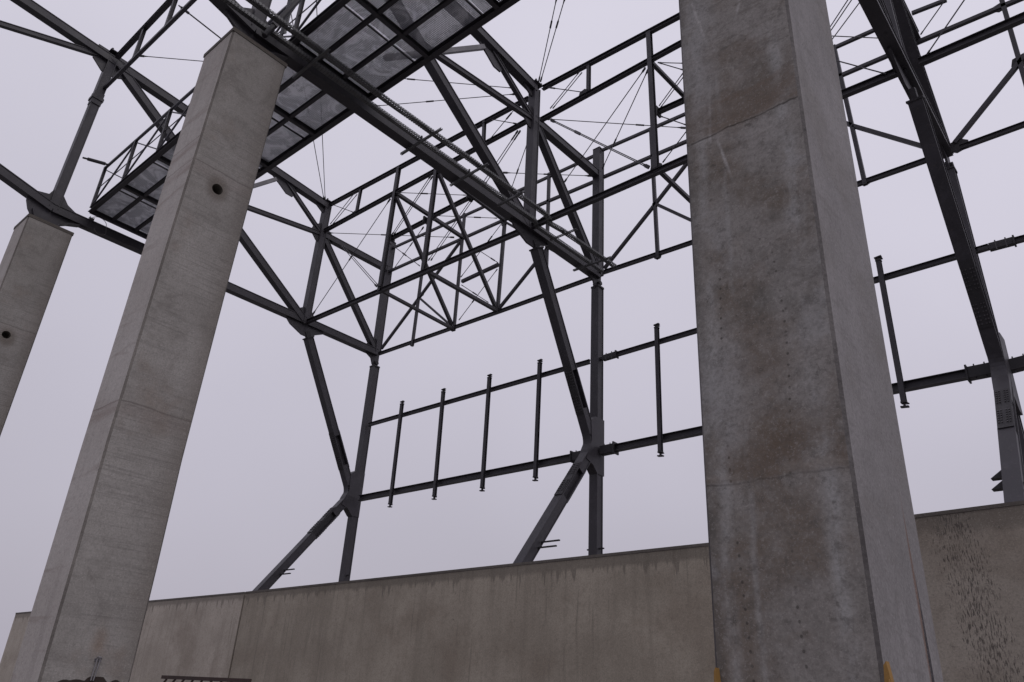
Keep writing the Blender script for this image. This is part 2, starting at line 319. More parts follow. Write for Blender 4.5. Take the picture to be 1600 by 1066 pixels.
# ---------------------------------------------------------------- concrete columns
def column(label, rows, y0, y1, mats, hole=None, ch=.03, ztop=None):
    """rows: (z, xl, xr) in drawing units, bottom to top; front face at y0"""
    zb, zt = 0.0, P((0, 0, rows[-1][0])).z
    base = ((rows[0][1]+rows[0][2])/2*S, (y0+y1)/2*S, 0)
    o = thing('concrete_column', label, 'concrete column', base, 'concrete columns of the hall')
    mb = MB(); rings = []
    rr = [(0.0, rows[0][1], rows[0][2])]+[(r[0]*S+EYE, r[1], r[2]) for r in rows[1:]]
    for z, xl, xr in rr:
        a, b, c, d = xl*S, xr*S, y0*S, y1*S
        rings.append([(a+ch, c, z), (b-ch, c, z), (b, c+ch, z), (b, d-ch, z), (b-ch, d, z), (a+ch, d, z), (a, d-ch, z), (a, c+ch, z)])
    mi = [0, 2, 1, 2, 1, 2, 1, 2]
    for k in range(len(rings)-1):
        for i in range(8):
            j = (i+1) % 8; q = [rings[k][i], rings[k][j], rings[k+1][j], rings[k+1][i]]
            if hole and i == 2 and rr[k][0] < hole[1] < rr[k+1][0]:
                hy, hz, hr = hole; bmh = bmesh.new(); vs = [bmh.verts.new(v) for v in q]; es = [bmh.edges.new((vs[t], vs[(t+1) % 4])) for t in range(4)]
                f = (hz-rr[k][0])/(rr[k+1][0]-rr[k][0]); hx = q[0][0]*(1-f)+q[3][0]*f; sl = (q[3][0]-q[0][0])/(rr[k+1][0]-rr[k][0])
                cs = [(hx+sl*math.sin(t)*hr, hy+math.cos(t)*hr, hz+math.sin(t)*hr) for t in [2*math.pi*u/20 for u in range(20)]]
                cv = [bmh.verts.new(v) for v in cs]; es += [bmh.edges.new((cv[t], cv[(t+1) % 20])) for t in range(20)]
                bmesh.ops.triangle_fill(bmh, edges=es, use_beauty=True, use_dissolve=False)
                bmh.verts.index_update(); mb.add([v.co[:] for v in bmh.verts], [[v.index for v in fc.verts] for fc in bmh.faces if (fc.calc_center_median()-Vector((hx, hy, hz))).length > hr*.8], 1); bmh.free()
                hole = (hy, hz, hr, hx, cs)
            else: mb.add(q, [(0, 1, 2, 3)], mi[i])
    mb.add(rings[-1], [tuple(range(8))], 2)
    link('shaft', mb, mats, o)
    if hole:
        def sl_(q):
            n = 20; cs = hole[4]; back = [(c[0]-.30, c[1], c[2]) for c in cs]; q.add(cs+back, [(i, (i+1) % n, n+(i+1) % n, n+i) for i in range(n)]+[tuple(range(n, 2*n))])
        part('sleeve_hole', o, sl_, HOLE)
    return o, rr
pw = .323
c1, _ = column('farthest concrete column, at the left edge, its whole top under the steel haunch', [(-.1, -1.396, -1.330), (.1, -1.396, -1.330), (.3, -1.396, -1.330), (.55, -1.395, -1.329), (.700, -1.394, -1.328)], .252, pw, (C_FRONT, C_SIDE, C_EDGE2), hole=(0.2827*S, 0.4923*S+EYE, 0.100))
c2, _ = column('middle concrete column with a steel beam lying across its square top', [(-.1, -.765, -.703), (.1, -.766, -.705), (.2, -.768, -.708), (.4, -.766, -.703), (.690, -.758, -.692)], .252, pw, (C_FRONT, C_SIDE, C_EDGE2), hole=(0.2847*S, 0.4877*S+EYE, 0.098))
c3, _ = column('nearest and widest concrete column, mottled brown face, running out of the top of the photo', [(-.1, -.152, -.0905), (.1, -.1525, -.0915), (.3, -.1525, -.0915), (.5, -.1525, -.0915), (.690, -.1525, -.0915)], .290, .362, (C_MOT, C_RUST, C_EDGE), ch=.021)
for c, (xl, xr), yy, zz in ((c1, (-1.394, -1.328), .252, .700), (c2, (-.758, -.692), .252, .690)):
    def capf(q, xl=xl, xr=xr, yy=yy, zz=zz):
        q.box(((xl+xr)/2*S, yy*S-.012, zz*S+EYE+.004), ((xl+xr)/2*S, pw*S+.012, zz*S+EYE+.004), (xr-xl)*S+.02, .09, ZA)
    part('top_grout', c, capf, C_DARK)
def lift(q):
    a = Vector(P((-0.7045, 0.2921, 0.0236))); q.path([a+Vector((.02, -.035, .0)), a+Vector((.045, -.02, .022)), a+Vector((.045, .02, .022)), a+Vector((.02, .035, 0))], .009)
    q.tube(a+Vector((.03, -.02, .01)), a+Vector((.04, -.035, -.26)), .010); q.tube(a+Vector((.03, .02, .01)), a+Vector((.04, -.005, -.26)), .010); q.box(a+Vector((.005, 0, .01)), a+Vector((.005, 0, -.03)), .012, .09, YA)
part('lifting_eye', c2, lift, BRIGHT)
def torn(q):
    a = Vector(P((-0.7045, 0.2639, 0.0045))); b = Vector(P((-0.7045, 0.3160, 0.0078))); n = 26
    prof = [0, .05, .12, .15, .15, .12, .13, .16, .16, .15, .12, .10, .24, .28, .29, .28, .28, .27, .26, .14, .03, .02, .10, .14, .13, .05, 0]
    pts = [a+(b-a)*(i/n)+Vector((.006, 0, prof[i]*.27-.01)) for i in range(n+1)]; pts += [b+Vector((.006, 0, -.8)), a+Vector((.006, 0, -.8))]
    q.plate(pts, XA, .02)
tag(link('torn_sheet', (lambda q: (torn(q), q)[1])(MB()), TORN, None, P((-.703, .28, -.05))), 'dark torn rusty sheet against the foot of the middle concrete column', 'metal sheet')
def wedge(lbl, p, s):
    q = MB(); a = Vector(P(p)); pr = [(-.03, 0), (.035, 0), (.03, .13), (.012, .22), (-.012, .20), (-.028, .08)]
    q.plate([a+Vector((x*s, 0, z-.12)) for x, z in pr], YA, .05); q.plate([a+Vector((x*s*.5+.012, -.03, z*.6-.12)) for x, z in pr], YA, .03)
    tag(link('timber_wedge', q, ORANGE, None, a), lbl, 'wedge', 'orange timber wedges on the big column')
wedge('small orange timber wedge on the left edge of the biggest column', (-0.1503, 0.2880, 0.0143), .42)
wedge('larger orange timber wedge on the right edge of the biggest column face', (-0.0885, 0.2860, 0.0165), .62)
# ---------------------------------------------------------------- concrete wall panels
def wall(label, xa, xb, za, zb, mat, yw=.782, th=.28):
    base = ((xa+xb)/2*S, yw*S+th/2, 0); o = thing('concrete_wall', label, 'concrete wall', base, 'concrete wall panels')
    q = MB(); a, b, y0, y1 = xa*S+.042, xb*S-.042, yw*S, yw*S+th; z0, z1 = za*S+EYE, zb*S+EYE; c = .012
    q.add([(a, y0, 0), (b, y0, 0), (b, y0, z1), (a, y0, z0), (a, y1, 0), (b, y1, 0), (b, y1, z1), (a, y1, z0)], [(0, 1, 2, 3), (5, 4, 7, 6), (4, 0, 3, 7), (1, 5, 6, 2), (3, 2, 6, 7)])
    link('panel', q, mat, o)
    q = MB(); q.add([(a, y0-.012, z0+.002), (b, y0-.012, z1+.002), (b, y0-.012, z1+.055), (a, y0-.012, z0+.055), (a, y1+.012, z0+.002), (b, y1+.012, z1+.002), (b, y1+.012, z1+.055), (a, y1+.012, z0+.055)], [(0, 1, 2, 3), (5, 4, 7, 6), (4, 0, 3, 7), (1, 5, 6, 2), (3, 2, 6, 7), (0, 4, 5, 1)])
    link('coping', q, C_DARK, o)
    part('joint_seal', o, lambda q: q.box((xb*S-.0, y0+.14, 0), (xb*S-.0, y0+.14, z1+.03), .10, .04, YA), TORN)
wall('left concrete wall panel, greyer, between the wall end and the vertical joint', -2.486, -1.337, .176, .1735, C_WALL2)
wall('long brown-grey concrete wall panel between the vertical joint and the biggest column', -1.337, -.30, .1735, .179, C_WALL)
wall('right concrete wall panel peppered with dark splashes beside the biggest column', -.30, .12, .183, .193, C_SPL)
q = MB(); q.box((-2.44*S, (.99)*S, .15*S+EYE), (.3*S, .99*S, .15*S+EYE), 6.0, .3)
o = link('deck', q, C_EDGE2, None, (0, .99*S, .15*S+EYE)); o['kind'] = 'structure'
# rusty lattice strip in front of the wall
def lat():
    a, b = Vector(P((-1.2082, 0.6000, 0.0240))), Vector(P((-0.9717, 0.6000, 0.0227)))
    o = thing('lattice_girder', 'rusty brown lattice strip with slanted rungs low in front of the wall', 'lattice girder', (a+b)/2-Vector((0, 0, .3)))
    part('rail', o, lambda q: q.box(a, b, .06, .075), RUST)
    part('rail', o, lambda q: q.box(a+Vector((-.2, -.1, -.36)), b+Vector((-.2, -.1, -.36)), .06, .06), RUST)
    for i in range(9):
        p = a+(b-a)*((i+.6)/9.3); part('rung', o, lambda q: q.box(p+Vector((0, 0, -.02)), p+Vector((-.22, -.1, -.36)), .035, .035), RUST)
lat()
# ---------------------------------------------------------------- cross frames (steel portal trusses)
HS = .255; HQ = HS/.74
def frame(nm, N, full=True):
    """N: node name -> drawing units"""
    X = N['D'][0]; th = lambda: None
    up = lambda a, b: Vector(XA).cross(Vector(P(b))-Vector(P(a)))
    T = thing('roof_truss', nm[0], 'roof truss', P(N['B']), 'main cross trusses')
    mem = lambda n, a, b, w, h, par=None, mat=None: beam(n, par or T, 'BX', N[a] if isinstance(a, str) else a, N[b] if isinstance(b, str) else b, w, h, up(N[a] if isinstance(a, str) else a, N[b] if isinstance(b, str) else b), mat)
    mem('bottom_chord', 'B', 'C', HQ, HQ)
    mem('bottom_chord', 'A', 'B', HQ-.004, HQ-.004)
    mem('top_chord', 'T0', 'E', HQ, .36)
    mem('post', 'B', 'F', HQ-.01, HQ-.01); mem('post', 'D', 'E', HQ-.01, HQ-.01)
    mem('diagonal', 'F', 'D', .32, .33)
    mem('strut', 'M', 'G', .18, .20); mem('strut', 'I', 'J', .18, .20)
    mem('knee_brace', 'K', 'G', .18, .17)
    mem('link_beam', 'G', 'H', .31, .31)
    mem('diagonal', 'G2', 'C', .28, .28)
    yz = lambda pts: [P((X+(N['B'][0]-X)*0, y, z)) for y, z in pts]
    bx, by, bz = N['B']; dx, dy, dz = N['D']; cx, cy, cz = N['C']; gx, gy, gz = N['G']; ey, ez = N['E'][1], N['E'][2]
    def pl(pts, t, x=X): return lambda q: q.plate([P((x, y, z)) for y, z in pts], XA, t)
    ct = nm[3]
    HB = [(by-.014, ct), (by+.012, ct), (by+.018, bz-.022), (by+.03, bz-.015), (by+.047, bz-.0079), (by+.06, bz+.0079), (by+.020, bz+.016), (by+.0077, bz+.030), (by-.0077, bz+.030), (by-.03, bz+.014), (by-.04, bz-.002), (by-.022, bz-.014)]
    def flange(q):
        for p0, p1 in (((by+.010, ct+.002), (by+.017, bz-.023)), ((by+.017, bz-.023), (by+.029, bz-.0155)), ((by+.029, bz-.0155), (by+.047, bz-.0087)), ((by-.020, ct+.002), (by-.028, bz-.016)))[:4 if ct > .70 else 3]:
            q.box(P((bx, p0[0], p0[1])), P((bx, p1[0], p1[1])), HS-.05, .022, XA if False else (0, 1, .3))
    part('haunch_flange', T, flange)
    part('node_plate', T, pl([(by-.020, ct), (by+.010, ct), (by+.016, bz-.024), (by+.028, bz-.016), (by+.047, bz-.0087), (by+.060, bz-.0079), (by+.06, bz+.0079), (by+.034, bz+.012), (by+.020, bz+.019), (by+.0077, bz+.034), (by-.0077, bz+.036), (by-.0125, bz+.024), (by-.030, bz+.020), (by-.045, bz+.024), (by-.04, bz-.004), (by-.034, bz-.018)] if nm[3] > .70 else HB, .06, bx))
    part('node_plate', T, pl([(dy-.045, dz-.0077), (dy-.035, dz-.017), (dy-.004, dz-.030), (dy+.020, dz-.030), (dy+.030, dz-.018), (dy+.05, dz-.0077), (dy+.03, dz+.0077), (dy+.009, dz+.034), (dy-.010, dz+.034), (dy-.032, dz+.020), (dy-.045, dz+.0077)], .05))
    part('node_plate', T, pl([(cy-.035, cz-.0077), (cy-.014, cz-.018), (cy-.008, cz-.032), (cy+.008, cz-.032), (cy+.0088, cz-.018), (cy+.0088, cz+.02), (cy-.010, cz+.034), (cy-.03, cz+.014)], .045, cx))
    part('node_plate', T, pl([(gy-.013, gz-.022), (gy-.03, gz-.004), (gy-.024, gz+.014), (gy-.008, gz+.026), (gy+.013, gz+.020), (gy+.03, gz+.009), (gy+.03, gz-.009), (gy+.016, gz-.028)], .045, gx))
    part('node_plate', T, pl([(ey-.03, ez-.010), (ey-.010, ez-.022), (ey+.009, ez-.022), (ey+.009, ez+.013), (ey-.026, ez+.014)], .05, N['E'][0]))
    kx, ky, kz = N['K']
    part('node_plate', T, pl([(ky-.035, kz-.004), (ky-.012, kz-.018), (ky+.006, kz-.030), (ky+.022, kz-.030), (ky+.03, kz-.016), (ky+.03, kz-.006)], .045, kx))
    fx_, fy, fz = N['F']
    part('node_plate', T, pl([(fy-.032, fz-.022), (fy-.011, fz-.04), (fy+.014, fz-.04), (fy+.036, fz-.026), (fy+.03, fz+.010), (fy-.03, fz+.012)], .05, fx_))
    # top bolts of the posts
    for n in ('F', 'E'):
        def tb(q):
            p = P(N[n]); q.box(p+Vector((0, -.17, .16)), p+Vector((0, .17, .16)), .36, .03)
            bolts(q, [p+Vector((sx*.14, sy*.12, .17)) for sx in (-1, 1) for sy in (-1, 1)], ZA, .03, .06)
        part('cap_plate', T, tb, STEEL2)
    # splice sleeve on the left post
    f = .42; a = Vector(P(N['B'])).lerp(Vector(P(N['F'])), .70); d = (Vector(P(N['F']))-Vector(P(N['B']))).normalized()
    part('splice', T, lambda q: (q.box(a-d*.05, a+d*.05, .33, .33, YA), q.box(a-d*.22, a+d*.22, .278, .278, YA)))
    part('rail_brace', T, lambda q: q.box(P(N['K0']), P(N['K1']), .13, .13, XA), PALE)
    # stiffeners
    # wall column
    xc, yc = N['C'][0], 1.003; zb = N['base']
    W = thing('steel_column', nm[1], 'steel column', P((N['cb'][0], yc, zb)), 'steel wall columns')
    cb, clt, ce, ctop = N['cb'], N['clt'], N['ce'], N['ctop']
    for n, p0, p1 in (('lower_shaft', cb, ce), ('middle_shaft', ce, clt), ('upper_shaft', N['C'], ctop)):
        beam(n, W, 'BX', p0, p1, HQ, HQ, YA)
    def joint(q):
        p0 = Vector(P(clt)); q.box(p0+Vector((0, 0, -.02)), p0+Vector((0, 0, .03)), HS+.03, HS+.03, YA); q.tube(p0+Vector((-.12, 0, .14)), p0+Vector((.12, 0, .14)), .07, 14); q.box(p0, p0+Vector((0, 0, .24)), .05, .13, YA)
    part('pin_joint', W, joint, STEEL2)
    def bp(q):
        p0 = Vector(P(cb)); q.box(p0+Vector((0, 0, .0)), p0+Vector((0, 0, .04)), .45, .45, YA)
        q.box(p0+Vector((-.25, 0, (N['pin']-cb[2])*S)), p0+Vector((.25, 0, (N['pin']-cb[2])*S)), .05, .03)
    part('base_plate', W, bp, STEEL2)
    part('cap_plate', W, lambda q: q.box(P(ctop), P(ctop)+Vector((0, 0, .02)), HS+.02, HS+.02, YA))
    # raking legs
    ra, re, rb = N['ra'], N['re'], N['rb']
    R = thing('raking_leg', nm[2], 'raking leg', P(rb), 'bent raking legs')
    Va, Ve, Vb = Vector(P(ra)), Vector(P(re)), Vector(P(rb)); u1 = (Ve-Va).normalized(); u2 = (Vb-Ve).normalized()
    upv_ = lambda a, b: Vector(XA).cross(b-a)
    B0, B1 = Ve-u1*.40, Ve+u2*.40
    def leg(p_out, p_in, d_):          # box girder, open web where the splice is bolted
        def f_(q):
            u_ = upv_(p_out, p_in); s0, s1 = p_in-d_*1.65, p_in-d_*.62
            q.BX(p_out, s0, HS, HS, u_); q.H(s0-d_*.01, s1+d_*.01, HS-.003, HS-.003, u_, tf=.022, tw=.02); q.BX(s1, p_in+d_*.01, HS, HS, u_)
        return f_
    part('upper_leg', R, leg(Va, B0, u1)); part('lower_leg', R, leg(Vb, B1, -u2))
    def bend(q):
        pts = [B0*(1-t)**2+Ve*2*t*(1-t)+B1*t*t for t in [k/7 for k in range(8)]]
        for a_, b_ in zip(pts[:-1], pts[1:]): dd_ = (b_-a_).normalized()*.02; q.BX(a_-dd_, b_+dd_, HS-.003, HS-.003, upv_(a_, b_))
    part('bend', R, bend)
    part('end_plate', R, lambda q: (q.box(Va-u1*.01, Va+u1*.03, HS+.05, HS+.05, up(ra, re)), q.box(Va-u1*.22, Va, .10, .18, up(ra, re))), STEEL2)
    e = N['re']; ex, ey_, ez_ = e
    part('elbow_plate', R, pl([(ey_-.014, ez_+.040), (ey_-.002, ez_+.050), (ey_+.0226, ez_+.050), (ey_+.0226, ez_-.046), (ey_+.004, ez_-.046), (ey_-.008, ez_-.034), (ey_-.026, ez_-.028), (ey_-.020, ez_-.010), (ey_-.012, ez_+.006)], HS+.004, ex))
    for dd, lo, hi, upv in ((-u1, .9, 2.2, up(ra, re)), (u2, .85, 2.1, up(re, rb))):
        uu = Vector(upv).normalized()
        def spl(q):
            for s_ in (-1, 1): q.box(Ve+dd*lo+uu*s_*(HS/2+.012), Ve+dd*hi+uu*s_*(HS/2+.012), HS-.02, .022, upv)
            bl(q)
        def bl(q):
            for s_ in (-1, 1):
                for sx in (-.085, -.04, .04, .085):
                    for t in range(6):
                        for hf in (lo+.08, (lo+hi)/2+.1): bolts(q, [Ve+dd*(hf+t*.075)+uu*s_*(HS/2+.022)+Vector((sx, 0, 0))], uu*s_, .014, .022, 1)
        sp = part('splice_plate', R, spl, (STEEL2, BOLT))
    def pins(q):
        m = Ve.lerp(Vb, .74)
        for t in (-.09, .09): q.box(m+u2*t+Vector((-.1, .1, 0)), m+u2*t+Vector((.62, .1, 0)), .05, .03)
    part('cleat', R, pins, STEEL2)
    if e[0] > -.3:
        for t in (-.14, .14):
            m2 = Ve.lerp(Vb, .70)+u2*t; part('cleat', R, lambda q: q.plate([m2+Vector((-.10, 0, -.06)), m2+Vector((-.10, 0, .08)), m2+Vector((-.30, 0, -.06))], YA, .16), STEEL2)
    return T
def nodes(x, dz=0.0):
    return dict(A=(x, .03, .806), B=(x, .284, .737), C=(x, 1.003, .741), D=(x, .803, .738), E=(x, .803, 1.042), F=(x, .290, 1.090), T0=(x, -.03, 1.108),
        G=(x, .803, .965), G2=(x, .812, .955), H=(x, 1.0, .968), M=(x, .537, .919), I=(x, -.02, .980), J=(x, .281, 1.085), K=(x, .69, 1.045), K0=(x, .665, 1.035), K1=(x, .475, .842),
        cb=(x, 1.003, .165), ce=(x, 1.003, .41), clt=(x, 1.003, .707), ctop=(x, 1.0, 1.045), ra=(x, .818, .708), re=(x, .989, .406), rb=(x, .796, .158), base=.165, pin=.240)
N1 = nodes(-1.345); N1.update(C=(-1.347, 1.003, .744))
N2 = nodes(-.716); N2.update(B=(-.716, .284, .730), A=(-.716, .03, .795), C=(-.716, 1.0, .732), D=(-.716, .805, .728), E=(-.716, .80, 1.028), G=(-.716, .80, .957), H=(-.716, 1.0, .958), F=(-.716, .29, 1.078), J=(-.716, .281, 1.073), T0=(-.716, -.03, 1.10), ctop=(-.716, 1.0, 1.020), ra=(-.716, .826, .700), re=(-.716, .9885, .403), rb=(-.716, .802, .155), K=(-.716, .686, 1.028), K0=(-.716, .664, 1.020), clt=(-.716, 1.0, .705), cb=(-.716, 1.0, .165), ce=(-.716, 1.0, .41), G2=(-.716, .81, .948))
N3 = nodes(-.131); N3.update(C=(-.136, 1.003, .726), D=(-.134, .803, .724), B=(-.124, .284, .728), A=(-.120, .03, .79), E=(-.14, .803, 1.01), G=(-.138, .803, .94), H=(-.140, 1.0, .945), ctop=(-.152, 1.0, .995), ra=(-.128, .815, .678), re=(-.130, .982, .388), rb=(-.1195, .79, .160), clt=(-.138, 1.003, .695), cb=(-.132, 1.003, .165), ce=(-.134, 1.003, .40))
frame(('dark steel roof truss farthest left, its bottom chord resting on the far concrete column', 'slender-looking far steel wall column left of the four hanging posts', 'far-left bent raking leg meeting the left wall column', .702), N1)
frame(('steel roof truss over the middle concrete column with cable trays along its bottom chord', 'tall steel wall column in the centre, free-standing top above the truss', 'centre bent raking leg with bolted splice plates, lowest end behind the wall', .692), N2)
frame(('steel roof truss seen almost end-on from below, right of the biggest concrete column', 'right-hand steel wall column beyond the end-on raking leg', 'right-hand raking leg seen almost end-on, bolted plate above the wall', .692), N3)
# ---------------------------------------------------------------- longitudinal trusses
def ltruss(name, label, cat, base, rows, group):
    o = thing(name, label, cat, P(base), group)
    for r in rows:
        n, kind, a, b, w, h = r[:6]; u = YA if n in ('post', 'stub_post') else (ZA if n != 'diagonal' else YA)
        if n == 'plate':
            part('gusset', o, lambda q: q.plate([P(p) for p in a], YA, b), STEEL2); continue
        beam(n, o, kind, a, b, w, h, u)
    return o
def gus(q, p, s=.16):    # small hexagonal gusset in the XZ plane
    v = Vector(P(p)); q.plate([v+Vector((s*math.cos(t), 0, s*.8*math.sin(t))) for t in [math.pi*k/3+.3 for k in range(6)]], YA, .03)
Y8 = .805
L1 = ltruss('longitudinal_truss', 'inner longitudinal truss between the far-left roof truss and the centre roof truss', 'steel truss', (-1.03, Y8, .74), [
 ('top_chord', 'H', (-1.3366, 0.8050, 1.0447), (-0.7341, 0.8050, 1.0211), .16, .17), ('middle_chord', 'H', (-1.3448, 0.8050, 0.9734), (-0.7370, 0.8050, 0.9682), .16, .16),
 ('bottom_chord', 'H', (-1.3398, 0.8050, 0.7395), (-0.7004, 0.8050, 0.7298), .15, .19),
 ('post', 'H', (-1.0947, 0.8050, 1.0360), (-1.0992, 0.8050, 0.7359), .17, .16), ('post', 'H', (-0.9707, 0.8050, 0.9765), (-0.9737, 0.8050, 0.7383), .17, .16),
 ('stub_post', 'H', (-1.2225, 0.8050, 1.0369), (-1.2242, 0.8050, 0.9739), .13, .12), ('stub_post', 'H', (-0.8458, 0.8050, 1.0304), (-0.8430, 0.8050, 0.9757), .13, .12)], 'inner longitudinal trusses')
L2 = ltruss('longitudinal_truss', 'inner longitudinal truss running from the centre roof truss behind the biggest column', 'steel truss', (-.43, Y8, .73), [
 ('top_chord', 'H', (-0.7011, 0.8050, 1.0264), (-0.4233, 0.8050, 1.0126), .16, .17), ('top_chord', 'H', (-0.4233, 0.8050, 1.0126), (-.155, Y8, 1.003), .16, .17),
 ('middle_chord', 'H', (-0.7019, 0.8050, 0.9521), (-0.4259, 0.8050, 0.9534), .16, .16), ('middle_chord', 'H', (-0.4259, 0.8050, 0.9534), (-.15, Y8, .94), .16, .16),
 ('bottom_chord', 'H', (-0.6977, 0.8050, 0.7300), (-0.4223, 0.8050, 0.7292), .16, .20), ('bottom_chord', 'H', (-0.4223, 0.8050, 0.7292), (-0.1288, 0.8050, 0.7198), .16, .20),
 ('post', 'H', (-0.4776, 0.8050, 1.0143), (-0.4728, 0.8050, 0.7351), .17, .16), ('post', 'H', (-.352, Y8, 1.01), (-.352, Y8, .727), .17, .16),
 ('stub_post', 'H', (-0.5983, 0.8050, 1.0183), (-0.5981, 0.8050, 0.9613), .13, .12)], 'inner longitudinal trusses')
L3 = ltruss('longitudinal_truss', 'inner longitudinal truss leaving the right roof truss towards the right edge', 'steel truss', (.1, Y8, .72), [
 ('bottom_chord', 'H', (-0.1146, 0.8050, 0.7201), (0.0165, 0.8050, 0.7193), .16, .20), ('middle_chord', 'H', (-.13, Y8, .935), (.25, Y8, .93), .16, .16)], 'inner longitudinal trusses')
def gset(o, pts, s=.15):
    for p in pts: part('gusset', o, lambda q: gus(q, p, s), STEEL2)
gset(L1, [(-1.1043, 0.8050, 0.9703), (-1.0981, 0.8050, 0.7399), (-0.9703, 0.8050, 0.9667), (-0.9733, 0.8050, 0.7409), (-1.2337, 0.8050, 0.9761)], .14)
gset(L2, [(-0.4768, 0.8050, 0.9520), (-0.4727, 0.8050, 0.7374), (-0.6082, 0.8050, 0.9601), (-0.6843, 0.8050, 0.7320)], .17)
gset(L3, [(-0.1060, 0.8050, 0.7208)], .12)
W1 = ltruss('wall_truss', 'wall-side truss left of centre, four posts and crossing braces above the hanging posts', 'steel truss', (-1.03, 1.0, .73), [
 ('top_chord', 'box', (-1.3708, 1.0000, 1.0282), (-1.0256, 1.0000, 1.0180), .11, .12), ('top_chord', 'box', (-1.0256, 1.0000, 1.0180), (-0.7209, 1.0000, 1.0119), .11, .12),
 ('middle_chord', 'box', (-1.3577, 1.0000, 0.9603), (-0.9708, 1.0000, 0.9560), .12, .13), ('middle_chord', 'box', (-0.9708, 1.0000, 0.9560), (-0.7203, 1.0000, 0.9480), .12, .13),
 ('bottom_chord', 'H', (-1.3327, 1.0000, 0.7368), (-0.9578, 1.0000, 0.7320), .12, .15), ('bottom_chord', 'H', (-0.9578, 1.0000, 0.7320), (-0.7185, 1.0000, 0.7311), .12, .15),
 ('post', 'box', (-1.2132, 1.0000, 0.9620), (-1.2167, 1.0000, 0.7250), .13, .12), ('post', 'box', (-1.0883, 1.0000, 1.0254), (-1.0865, 1.0000, 0.7257), .13, .12),
 ('post', 'box', (-0.9598, 1.0000, 0.9564), (-0.9628, 1.0000, 0.7291), .15, .13), ('post', 'box', (-0.8416, 1.0000, 1.0232), (-0.8378, 1.0000, 0.7312), .13, .12),
 ('diagonal', 'box', (-1.3258, 1.0000, 0.7481), (-1.2052, 1.0000, 0.8528), .12, .12), ('diagonal', 'box', (-1.2052, 1.0000, 0.8528), (-1.0939, 1.0000, 0.9514), .12, .12),
 ('diagonal', 'box', (-1.2078, 1.0000, 0.8420), (-1.0939, 1.0000, 0.7384), .10, .10),
 ('diagonal', 'box', (-0.9584, 1.0000, 0.7395), (-0.8370, 1.0000, 0.8384), .12, .12), ('diagonal', 'box', (-0.8370, 1.0000, 0.8384), (-0.7228, 1.0000, 0.7381), .11, .11),
 ('diagonal', 'box', (-0.8371, 1.0000, 0.8414), (-0.9553, 1.0000, 0.9463), .11, .11), ('rail', 'box', (-1.0753, 1.0000, 0.8421), (-0.9691, 1.0000, 0.8468), .14, .15)], 'wall-side trusses')
W2 = ltruss('wall_truss', 'wall-side truss between the centre wall column and the biggest concrete column', 'steel truss', (-.43, 1.0, .73), [
 ('top_chord', 'box', (-0.7070, 1.0000, 1.0162), (-0.5276, 1.0000, 1.0074), .11, .12), ('top_chord', 'box', (-0.5276, 1.0000, 1.0074), (-0.1613, 1.0000, 0.9925), .11, .12),
 ('middle_chord', 'box', (-0.7037, 1.0000, 0.9488), (-0.5254, 1.0000, 0.9437), .12, .13), ('middle_chord', 'box', (-0.5254, 1.0000, 0.9437), (-0.1461, 1.0000, 0.9316), .12, .13),
 ('bottom_chord', 'H', (-0.7043, 1.0000, 0.7343), (-0.5236, 1.0000, 0.7293), .12, .15), ('bottom_chord', 'H', (-0.5236, 1.0000, 0.7293), (-0.1301, 1.0000, 0.7238), .12, .15),
 ('post', 'box', (-0.5955, 1.0000, 1.0135), (-0.5893, 1.0000, 0.7220), .13, .12), ('post', 'box', (-0.2533, 1.0000, 1.0004), (-0.2432, 1.0000, 0.7197), .13, .12),
 ('post', 'box', (-.465, 1.0, 1.0), (-.465, 1.0, .725), .13, .12), ('post', 'box', (-.352, 1.0, 1.0), (-.352, 1.0, .722), .13, .12),
 ('diagonal', 'box', (-0.7015, 1.0000, 0.7414), (-0.5910, 1.0000, 0.8366), .12, .12), ('diagonal', 'box', (-0.5910, 1.0000, 0.8366), (-0.5212, 1.0000, 0.8985), .12, .12),
 ('diagonal', 'box', (-0.5897, 1.0000, 0.8360), (-0.5237, 1.0000, 0.7744), .11, .11), ('diagonal', 'box', (-0.5237, 1.0000, 0.7744), (-.462, 1.0, .73), .11, .11),
 ('diagonal', 'box', (-0.2456, 1.0000, 0.8305), (-0.1559, 1.0000, 0.7435), .12, .12), ('diagonal', 'box', (-0.1559, 1.0000, 0.7435), (-.14, 1.0, .735), .12, .12), ('diagonal', 'box', (-0.2472, 1.0000, 0.8327), (-.352, 1.0, .94), .12, .12)], 'wall-side trusses')
W3 = ltruss('wall_truss', 'wall-side truss going off the right edge beyond the right wall column', 'steel truss', (.05, 1.0, .73), [
 ('top_chord', 'box', (-0.1366, 1.0000, 0.9915), (-0.0896, 1.0000, 0.9860), .11, .12), ('middle_chord', 'box', (-0.1415, 1.0000, 0.9324), (0.0274, 1.0000, 0.9263), .13, .13),
 ('bottom_chord', 'H', (-0.1182, 1.0000, 0.7244), (-0.0150, 1.0000, 0.7246), .12, .15), ('post', 'box', (-0.0264, 1.0000, 0.9720), (-0.0296, 1.0000, 0.7011), .13, .13),
 ('diagonal', 'box', (-0.1227, 1.0000, 0.7344), (-0.0249, 1.0000, 0.8264), .13, .13), ('diagonal', 'box', (-0.0249, 1.0000, 0.8264), (0.0308, 1.0000, 0.8743), .13, .13)], 'wall-side trusses')
gset(W1, [(-1.2178, 1.0000, 0.7316), (-1.0891, 1.0000, 0.7309), (-0.9633, 1.0000, 0.7351), (-1.2052, 1.0000, 0.8528), (-0.9607, 1.0000, 0.9452)], .13); gset(W2, [(-0.5892, 1.0000, 0.7259), (-0.5910, 1.0000, 0.8366), (-0.2426, 1.0000, 0.7240)], .12)
